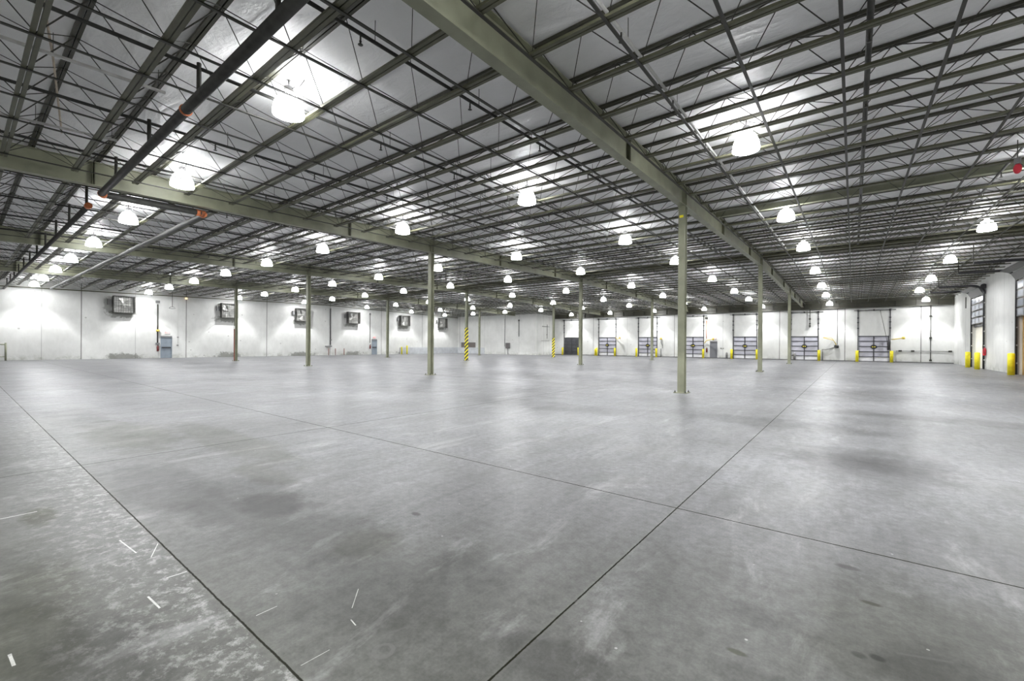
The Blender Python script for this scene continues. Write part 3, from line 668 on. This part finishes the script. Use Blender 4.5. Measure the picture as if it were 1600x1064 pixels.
# ---------------------------------------------------------------- exhaust fans
def fan(y, wd, z0, z1, label):
    root = empty('exhaust_fan', (XL, y, (z0 + z1) / 2)); tag(root, label, 'exhaust fan', 'exhaust fans high on the fan wall'); h = (z1 - z0) / 2; w2 = wd / 2; d = .55
    mb = MB(); mb.box(0.01, d, -w2, -w2 + .05, -h, h); mb.box(0.01, d, w2 - .05, w2, -h, h); mb.box(0.01, d, -w2 + .05, w2 - .05, h - .05, h); mb.box(0.01, d, -w2 + .05, w2 - .05, -h, -h + .05)
    mb.build('housing', FANDARK, root)
    MB().box(.01, .03, -w2 + .05, w2 - .05, -h + .05, h - .05).build('shutter', GALV, root)
    mb = MB()
    R_ = min(w2, h) - .1
    for a in range(5):
        t = a * 2 * math.pi / 5 + y
        q = [mb.b.verts.new((.25 + dx, R_ * rr * math.cos(t + da), R_ * rr * math.sin(t + da))) for dx, rr, da in ((0, .15, -.2), (-.08, .98, -.28), (.08, .98, .28), (.05, .15, .3))]
        q2 = [mb.b.verts.new(v.co + Vector((.012, 0, 0))) for v in q]
        mb.b.faces.new(q[::-1]); mb.b.faces.new(q2)
        for i_ in range(4): mb.b.faces.new((q[i_], q[(i_ + 1) % 4], q2[(i_ + 1) % 4], q2[i_]))
    mb.tube([(.18, 0, 0), (.34, 0, 0)], .12, 12); mb.build('blades', GALV, root)
    mb = MB()
    for i_ in range(1, 9):
        yy = -w2 + wd * i_ / 9; mb.tube([(d, yy, -h + .03), (d, yy, h - .03)], .012, 4)
    for i_ in range(1, 7):
        zz = -h + 2 * h * i_ / 7; mb.tube([(d, -w2 + .03, zz), (d, w2 - .03, zz)], .012, 4)
    mb.build('guard_grille', FANDARK, root)
    MB().box(.02, .22, -w2 - .35, -w2 - .08, -.05, .42, .01).build('motor_box', GREYBOX, root)
FN = ['first', 'second', 'third', 'fourth', 'fifth', 'sixth']
for i, (y, wd) in enumerate(zip(FANS, (1.5, 1.5, 1.65, 1.7, 1.65, 1.6))):
    fan(y, wd, 4.1, 5.62, 'square sooty exhaust fan high on the fan wall, %s one from the viewer' % FN[i])

# ---------------------------------------------------------------- fan wall bits
def wall_part(name, loc, rz, label, cat, group=None): r_ = empty(name, loc, rz); tag(r_, label, cat, group); return r_
# local frame on fan wall: x along +Y world, -y out into the room  (rz=90deg)
r_ = wall_part('conduit_drop', (XL, 11.92, 0), math.pi / 2, 'dark conduit dropping down the fan wall left of the nearer exit door', 'conduit')
MB().tube([(0, -.05, 1.45), (0, -.05, 5.1)], .05, 8).build('pipe_run', ROD, r_); MB().box(-.16, .16, -.1, -.001, 5.2, 5.45, .02).build('junction_box', GREYBOX, r_); MB().lathe([(.14, 0), (.14, .2)], 12, (0, -.15, 2.5)).build('valve_tag', ARMY, r_)
MB().box(-.15, .15, -.14, -.001, 1.3, 1.45, .01).build('bracket', GREYBOX, r_)
def extinguisher(loc, rz, label):
    r_ = wall_part('fire_extinguisher', loc, rz, label, 'fire extinguisher', 'fire extinguishers')
    MB().lathe([(.07, 0), (.085, .02), (.085, .42), (.05, .5), (.025, .52), (.025, .56)], 14, (0, -.1, 0)).build('cylinder', DARKRED if loc[0] < 0 else RED, r_)
    MB().box(-.03, .03, -.2, -.08, .56, .62, .006).build('valve_handle', BLACK, r_); MB().tube([(0, -.17, .57), (.1, -.17, .5), (.11, -.14, .25), (.09, -.12, .1)], .014, 6).build('hose', BLACK, r_)
extinguisher((XL, 11.93, .65), math.pi / 2, 'dark red fire extinguisher on the fan wall beside the nearer exit door')
extinguisher((XL, 35.0, .8), math.pi / 2, 'dark red fire extinguisher on the fan wall beside the farther exit door')
extinguisher((-14.05, YB, .7), 0, 'dark red fire extinguisher on the dock wall beside the grey door')
extinguisher((XR, 44.15, .95), -math.pi / 2, 'red fire extinguisher by the jamb of the farther tall side door')
r_ = wall_part('conduit_drop', (XL, 35.0, 0), math.pi / 2, 'thin conduit dropping down the fan wall left of the farther exit door', 'conduit')
MB().tube([(0, -.05, 1.6), (0, -.05, 5.5)], .035, 8).build('pipe_run', ROD, r_); MB().box(-.12, .12, -.12, -.001, 5.4, 5.65, .02).build('junction_box', GREYBOX, r_)
r_ = wall_part('conduit_drop', (XL, 29.28, 0), math.pi / 2, 'tall dark downpipe on the fan wall between the third and fourth fans', 'pipe')
MB().tube([(0, -.07, 1.3), (0, -.07, 5.9)], .05, 8).build('pipe_run', DARKSTEEL, r_); MB().box(-.7, .1, -.25, -.02, 1.05, 1.2, .01).build('shelf_bracket', GREYBOX, r_); MB().lathe([(.12, 0), (.12, .14)], 10, (0, -.15, 1.85)).build('valve', GREYBOX, r_)
for i_, yy in enumerate((28.95, 29.85, 31.05)):
    tag(MB().tube([(XL + .25, yy, 0), (XL + .25, yy, .85)], .045, 8).build('floor_pipe_stub', REDCOL), 'short rust-brown pipe stub by the fan wall, %s of three' % ('nearest', 'middle', 'farthest')[i_], 'pipe stub', 'pipe stubs by the fan wall')
r_ = wall_part('hanging_hook', (XL + 1.2, 12.75, 0), math.pi / 2, 'thin rod with a hook hanging near the nearer exit door', 'rod')
MB().tube([(0, 0, 6.2), (0, 0, 4.85)], .018, 6).build('rod', ROD, r_); MB().tube([(-.25, 0, 4.72), (-.12, 0, 4.85), (.12, 0, 4.85), (.25, 0, 4.72), (.0, 0, 4.66), (-.25, 0, 4.72)], .02, 6).build('hook', GREYBOX, r_)
r_ = wall_part('wall_switch_run', (XL, 13.5, 0), math.pi / 2, 'thin white conduit with two small boxes right of the nearer exit door', 'conduit')
MB().tube([(0, -.03, 1.2), (0, -.03, 5.3)], .012, 6).build('pipe_run', WHITE, r_); MB().box(-.06, .06, -.06, -.001, 1.95, 2.05).build('switch_box', GREYBOX, r_); MB().box(-.09, .05, -.06, -.001, 1.15, 1.27).build('outlet_box', GREYBOX, r_)
tag(MB().lathe([(.001, 0), (.09, .03), (.09, .13), (.03, .17)], 12, (XL + .1, 14.15, 5.75)).build('amber_strobe', AMBER), 'small amber light fitting above the wall joint between first and second fans', 'light fitting')
r_ = wall_part('pipe_rail', (XL + .35, 1.6, 0), 0, 'dull olive pipe guard rail against the fan wall at the left edge', 'guard rail')
MB().tube([(0, -2.4, 1.25), (0, .9, 1.25)], .05, 8).build('top_rail', OLIVE, r_); MB().tube([(0, .9, 0), (0, .9, 1.38)], .06, 8).build('post', OLIVE, r_); MB().tube([(0, -2.4, .3), (0, .9, .3)], .035, 8).build('lower_rail', OLIVE, r_)
# ---------------------------------------------------------------- corner room bits
r_ = wall_part('electric_panel', (-41.2, YJ, 0), 0, 'grey electrical panel on the front of the corner room', 'electrical panel')
MB().box(-.38, .38, -.2, -.001, .9, 1.75, .02).build('cabinet', GREYBOX, r_); MB().box(-.33, .33, -.215, -.201, .95, 1.7, .004).build('cover', mat('dark_cover', (.12, .11, .11), .5), r_); MB().tube([(0, -.1, .9), (0, -.1, 0)], .04, 8).build('conduit', GREYBOX, r_)
r_ = wall_part('conduit_drop', (-41.85, YJ, 0), 0, 'thin conduit down the corner room wall left of the electrical panel', 'conduit')
MB().tube([(0, -.04, 1.2), (0, -.04, 5.4)], .03, 6).build('pipe_run', GREYBOX, r_)
r_ = wall_part('conduit_drop', (-39.15, YJ, 0), 0, 'dark short conduit high on the corner room wall right of the panel', 'conduit')
MB().tube([(0, -.05, 2.7), (0, -.05, 5.0)], .045, 6).build('pipe_run', ROD, r_); MB().box(-.1, .1, -.12, -.001, 5.0, 5.2, .01).build('junction_box', ROD, r_)
r_ = wall_part('pipe_bracket', (XJ, 54.0, 0), math.pi / 2, 'dark bracket of pipes on the shaded side of the corner room', 'bracket')
MB().tube([(.3, -.1, 3.0), (.3, -.004, 3.0)], .05, 6).build('wall_clip', ROD, r_); MB().tube([(-1.0, -.1, 4.2), (.9, -.1, 4.15)], .03, 6).build('arm', ROD, r_); MB().tube([(.3, -.1, 4.5), (.3, -.1, 2.4)], .03, 6).build('drop', ROD, r_); MB().tube([(-1.2, -.1, 2.1), (.9, -.1, 2.1)], .02, 6).build('low_pipe', GREYBOX, r_)

# ---------------------------------------------------------------- dock wall bits
def dock_arm(x, z, pts, label, head=True):
    r_ = wall_part('dock_light_arm', (x, YB, z), 0, label, 'dock light arm', 'yellow swing arms of the dock lights')
    MB().tube(pts, .045, 6).build('arm', ARMY, r_)
    e = pts[-1]
    if head: MB().lathe([(.05, 0), (.13, .04), (.13, .2), (.06, .26)], 12, (e[0], e[1], e[2] - .13)).build('lamp_head', ARMY, r_)
dock_arm(-25.6, 2.3, [(-.3, -.15, .25), (0, -.15, .02), (.45, -.5, .2)], 'yellow dock light arm raised beside the second dock door')
dock_arm(-14.15, 2.05, [(-.15, -.2, -.25), (.1, -.2, .1), (.9, -.5, .25)], 'yellow dock light arm folded near the grey personnel door')
dock_arm(3.05, 2.25, [(-.1, -.15, 0), (.1, -.3, 0), (.75, -.6, .12)], 'yellow dock light arm pointing away from the seventh dock door')
r_ = wall_part('dock_light_arm', (-1.35, YB, 0), 0, 'long drooping yellow dock light arm with coiled black cord and conduit', 'dock light arm', 'yellow swing arms of the dock lights')
MB().tube([(0, -.15, 1.6), (-.25, -.3, 2.15), (-.7, -.5, 2.3), (-1.1, -.7, 2.42)], .035, 6).build('arm', ARMY, r_); MB().tube([(0, -.15, 1.7), (-.4, -.2, 2.4), (-1.1, -.7, 2.46)], .02, 6).build('stay', ARMY, r_)
MB().lathe([(.16, 0), (.2, .05), (.2, .25), (.14, .32)], 14, (0, -.2, 1.35)).build('cord_reel', BLACK, r_); MB().tube([(0, -.15, 1.5), (-.5, -.2, 1.3), (-.9, -.2, 1.17), (-1.2, -.1, 1.2)], .022, 6).build('cord', BLACK, r_)
MB().tube([(.05, -.05, 1.7), (.05, -.05, 5.4)], .028, 6).build('conduit', GREYBOX, r_); MB().tube([(-1.2, -.06, 0), (-1.2, -.06, 1.2)], .05, 6).build('low_pipe', GREYBOX, r_)
r_ = wall_part('dock_light_arm', (-19.6, YB, 0), 0, 'folded dock light with grey hose between third and fourth dock doors', 'dock light arm', 'yellow swing arms of the dock lights')
MB().lathe([(.05, 0), (.16, .05), (.12, .25)], 12, (0, -.2, 2.25)).build('lamp_head', ARMY, r_); MB().tube([(0, -.15, 2.3), (.02, -.2, 1.9), (.2, -.15, 1.5), (.15, -.1, 1.15)], .03, 6).build('hose', GREYBOX, r_); MB().tube([(-.05, -.07, 0), (-.05, -.07, 1.1)], .05, 6).build('low_pipe', GREYBOX, r_)
r_ = wall_part('conduit_drop', (-14.1, YB, 0), 0, 'rust-orange conduit above the fire extinguisher near the grey dock wall door', 'conduit')
MB().tube([(0, -.05, 2.4), (0, -.05, 4.6)], .04, 6).build('pipe_run', ORANGE, r_); MB().box(-.16, .16, -.14, -.001, 4.75, 5.0, .02).build('junction_box', ROD, r_)
r_ = wall_part('chain_conduit', (-3.65, YB, 0), 0, 'hanging lift chain above the sixth dock door', 'chain')
MB().tube([(0, -.2, 5.6), (0, -.2, 3.5)], .04, 6).build('chain', ROD, r_)
for z in (4.35, 3.85, 3.6): MB().box(-.08, .08, -.28, -.12, z, z + .16).build('shackle', ROD, r_)
r_ = wall_part('conduit_drop', (5.74, YB, 0), 0, 'vertical dark conduit with three boxes between the seventh dock door and corner', 'conduit')
MB().tube([(0, -.05, .2), (0, -.05, 5.4)], .03, 6).build('pipe_run', ROD, r_)
for z in (4.35, 2.3, .2): MB().box(-.09, .09, -.1, -.001, z, z + .14, .01).build('junction_box', ROD, r_)
r_ = wall_part('conduit_run', (3.3, YB, 0), 0, 'horizontal grey conduit running from the seventh dock door into the corner', 'conduit')
MB().tube([(0, -.06, 0), (0, -.06, 1.12), (3.9, -.06, 1.12)], .028, 6).build('pipe_run', GREYBOX, r_)
for x in (.3, 1.2, 3.75): MB().box(x - .12, x + .12, -.12, -.001, 1.05, 1.2, .01).build('junction_box', ROD, r_)
for i_, (x, hh, lb) in enumerate(((-11.75, .75, 'grey round-topped post guard left of the fifth dock door'), (-5.0, .8, 'small grey control box on a post in front of the sixth dock door'))):
    tag(MB().lathe([(.12, 0), (.12, hh - .1), (.06, hh)], 10, (x, YB - .4, 0)).build('guard_post', GREYBOX), lb, 'post', 'grey posts by the dock doors')
r_ = wall_part('wall_switch', (-12.5, YB, 0), 0, 'small row of dark switches right of the grey dock wall door', 'switch')
MB().box(0, .1, -.06, -.001, 1.15, 1.27).build('switch_box', ROD, r_); MB().box(.25, .33, -.06, -.001, 1.15, 1.25).build('outlet_box', ROD, r_)
# lift rope of the seventh door
tag(MB().tube([(2.1, YB - .14, 5.12), (2.55, YB - .2, 2.6), (2.72, YB - .24, 1.2), (2.72, YB - .24, 0.02)], .018, 5).build('lift_rope', ROD), 'slanting lift rope in front of the seventh dock door', 'rope')
tag(MB().tube([(2.78, YB - .3, 2.6), (2.72, YB - .3, 1.2)], .09, 8).build('counterweight_sleeve', DARKSTEEL), 'dark sleeve beside the seventh dock door above its bollard', 'counterweight')

# ---------------------------------------------------------------- tall side doors
def tall_door(i, y0, y1, label, first):
    root = empty('door_%d' % i, (XR, (y0 + y1) / 2, 0)); tag(root, label, kind='structure'); h = (y1 - y0) / 2
    hh = 5.25; rr = .62
    for s_ in (-1, 1):
        yy = s_ * (h + .04)
        path = [(-.09, yy, 0), (-.09, yy, hh)] + [(-.09 - rr * (1 - math.cos(a)), yy, hh + rr * math.sin(a)) for a in [math.pi / 2 * t / 8 for t in range(1, 9)]] + [(-2.4, yy, hh + rr + .02)]
        MB().tube(path, .075, 6).build('lift_track', DARKSTEEL, root)
        mb = MB()
        for z in (.6, 1.6, 2.6, 3.6, 4.6): mb.box(-.12, -.001, yy - .08, yy + .08, z, z + .08)
        mb.box(-.06, -.001, yy - .06, yy + .06, 0, hh); mb.build('jamb_angle', GALV if first else GREYBOX, root)
        MB().tube([(-2.4, yy, hh + rr), (-2.4, yy, zt((y0 + y1) / 2 + yy) + .05)], .02, 5).build('track_hanger', ROD, root)
    # the raised sections lie in the curve and on the horizontal tracks
    lows = [(-.09, hh - 2.0 + .5 * q) for q in range(4)]
    segs = [(a_, (a_[0], a_[1] + .47)) for a_ in lows] + [((-.12, hh + .02), (-.33, hh + .42)), ((-.38, hh + .46), (-.75, hh + rr - .04))]
    for k_, (a, b_) in enumerate(segs):
        A, B = Vector((a[0], 0, a[1])), Vector((b_[0], 0, b_[1])); nrm = (B - A).cross(Vector((0, 1, 0))).normalized() * .02
        def slab(ya, yb, P0, P1, nn):
            mb = MB(); vs = [mb.b.verts.new(p + Vector((0, yv, 0)) + sg * nn) for yv in (ya, yb) for p in (P0, P1) for sg in (-1, 1)]
            for f in ((0, 1, 3, 2), (4, 6, 7, 5), (0, 4, 5, 1), (2, 3, 7, 6), (0, 2, 6, 4), (1, 5, 7, 3)): mb.b.faces.new([vs[q] for q in f])
            return mb
        o = slab(-h + .02, h - .02, A, B, nrm).build('door_section', DARKSTEEL, root)
        if k_ < 4:
            for c_ in range(3):
                w_ = (2 * h - .2) / 3; ya = -h + .1 + c_ * w_ + .12
                slab(ya, ya + w_ - .24, A.lerp(B, .14), A.lerp(B, .86), nrm * 1.35).build('pane', GLASS, o)
    MB().tube([(-.12, -h - .4, hh + .55), (-.12, h + .4, hh + .55)], .03, 8).build('spring_shaft', DARKSTEEL, root)
    MB().tube([(-.12, -h - .12, hh + .55), (-.12, -h - .02, hh + .55)], .17, 16).build('cable_drum', DARKSTEEL, root)
    # what closes the opening below
    MB().box(.12, .17, -h, h, 0, hh).build('closing_panel', CREAM if first else TAN, root)
    if first: MB().box(.02, .11, -h, h, 3.05, 3.22).build('header', DARKSTEEL, root)
tall_door(11, R1[0], R1[1], 'tall overhead door on the side wall with raised windowed sections, farther one', True)
tall_door(12, R2[0], R2[1], 'tall overhead door on the side wall closed by tan boards, nearer one', False)
tag(MB().tube([(XR - .06, 50.9, 5.6), (XR - .06, 50.9, 4.7)], .03, 6).build('wall_conduit', ROD), 'short dark conduit high on the side wall near the corner', 'conduit')
r_ = wall_part('ceiling_alarm', (2.96, 15.05, 5.62), -.35, 'small round red fitting hanging under the joists at the upper right edge', 'alarm fitting')
mb = MB(); mb.lathe([(.06, -.03), (.08, 0), (.07, .04), (.03, .05)], 18)
for v in mb.b.verts: v.co = Vector((v.co.x * .9, v.co.z, v.co.y * 1.5))
mb.build('disc', RED, r_); MB().box(-.05, .05, -.05, .05, .11, .24).build('mount_box', GREYBOX, r_); MB().tube([(0, 0, .26), (0, 0, .66)], .01, 5).build('hanger_rod', ROD, r_)
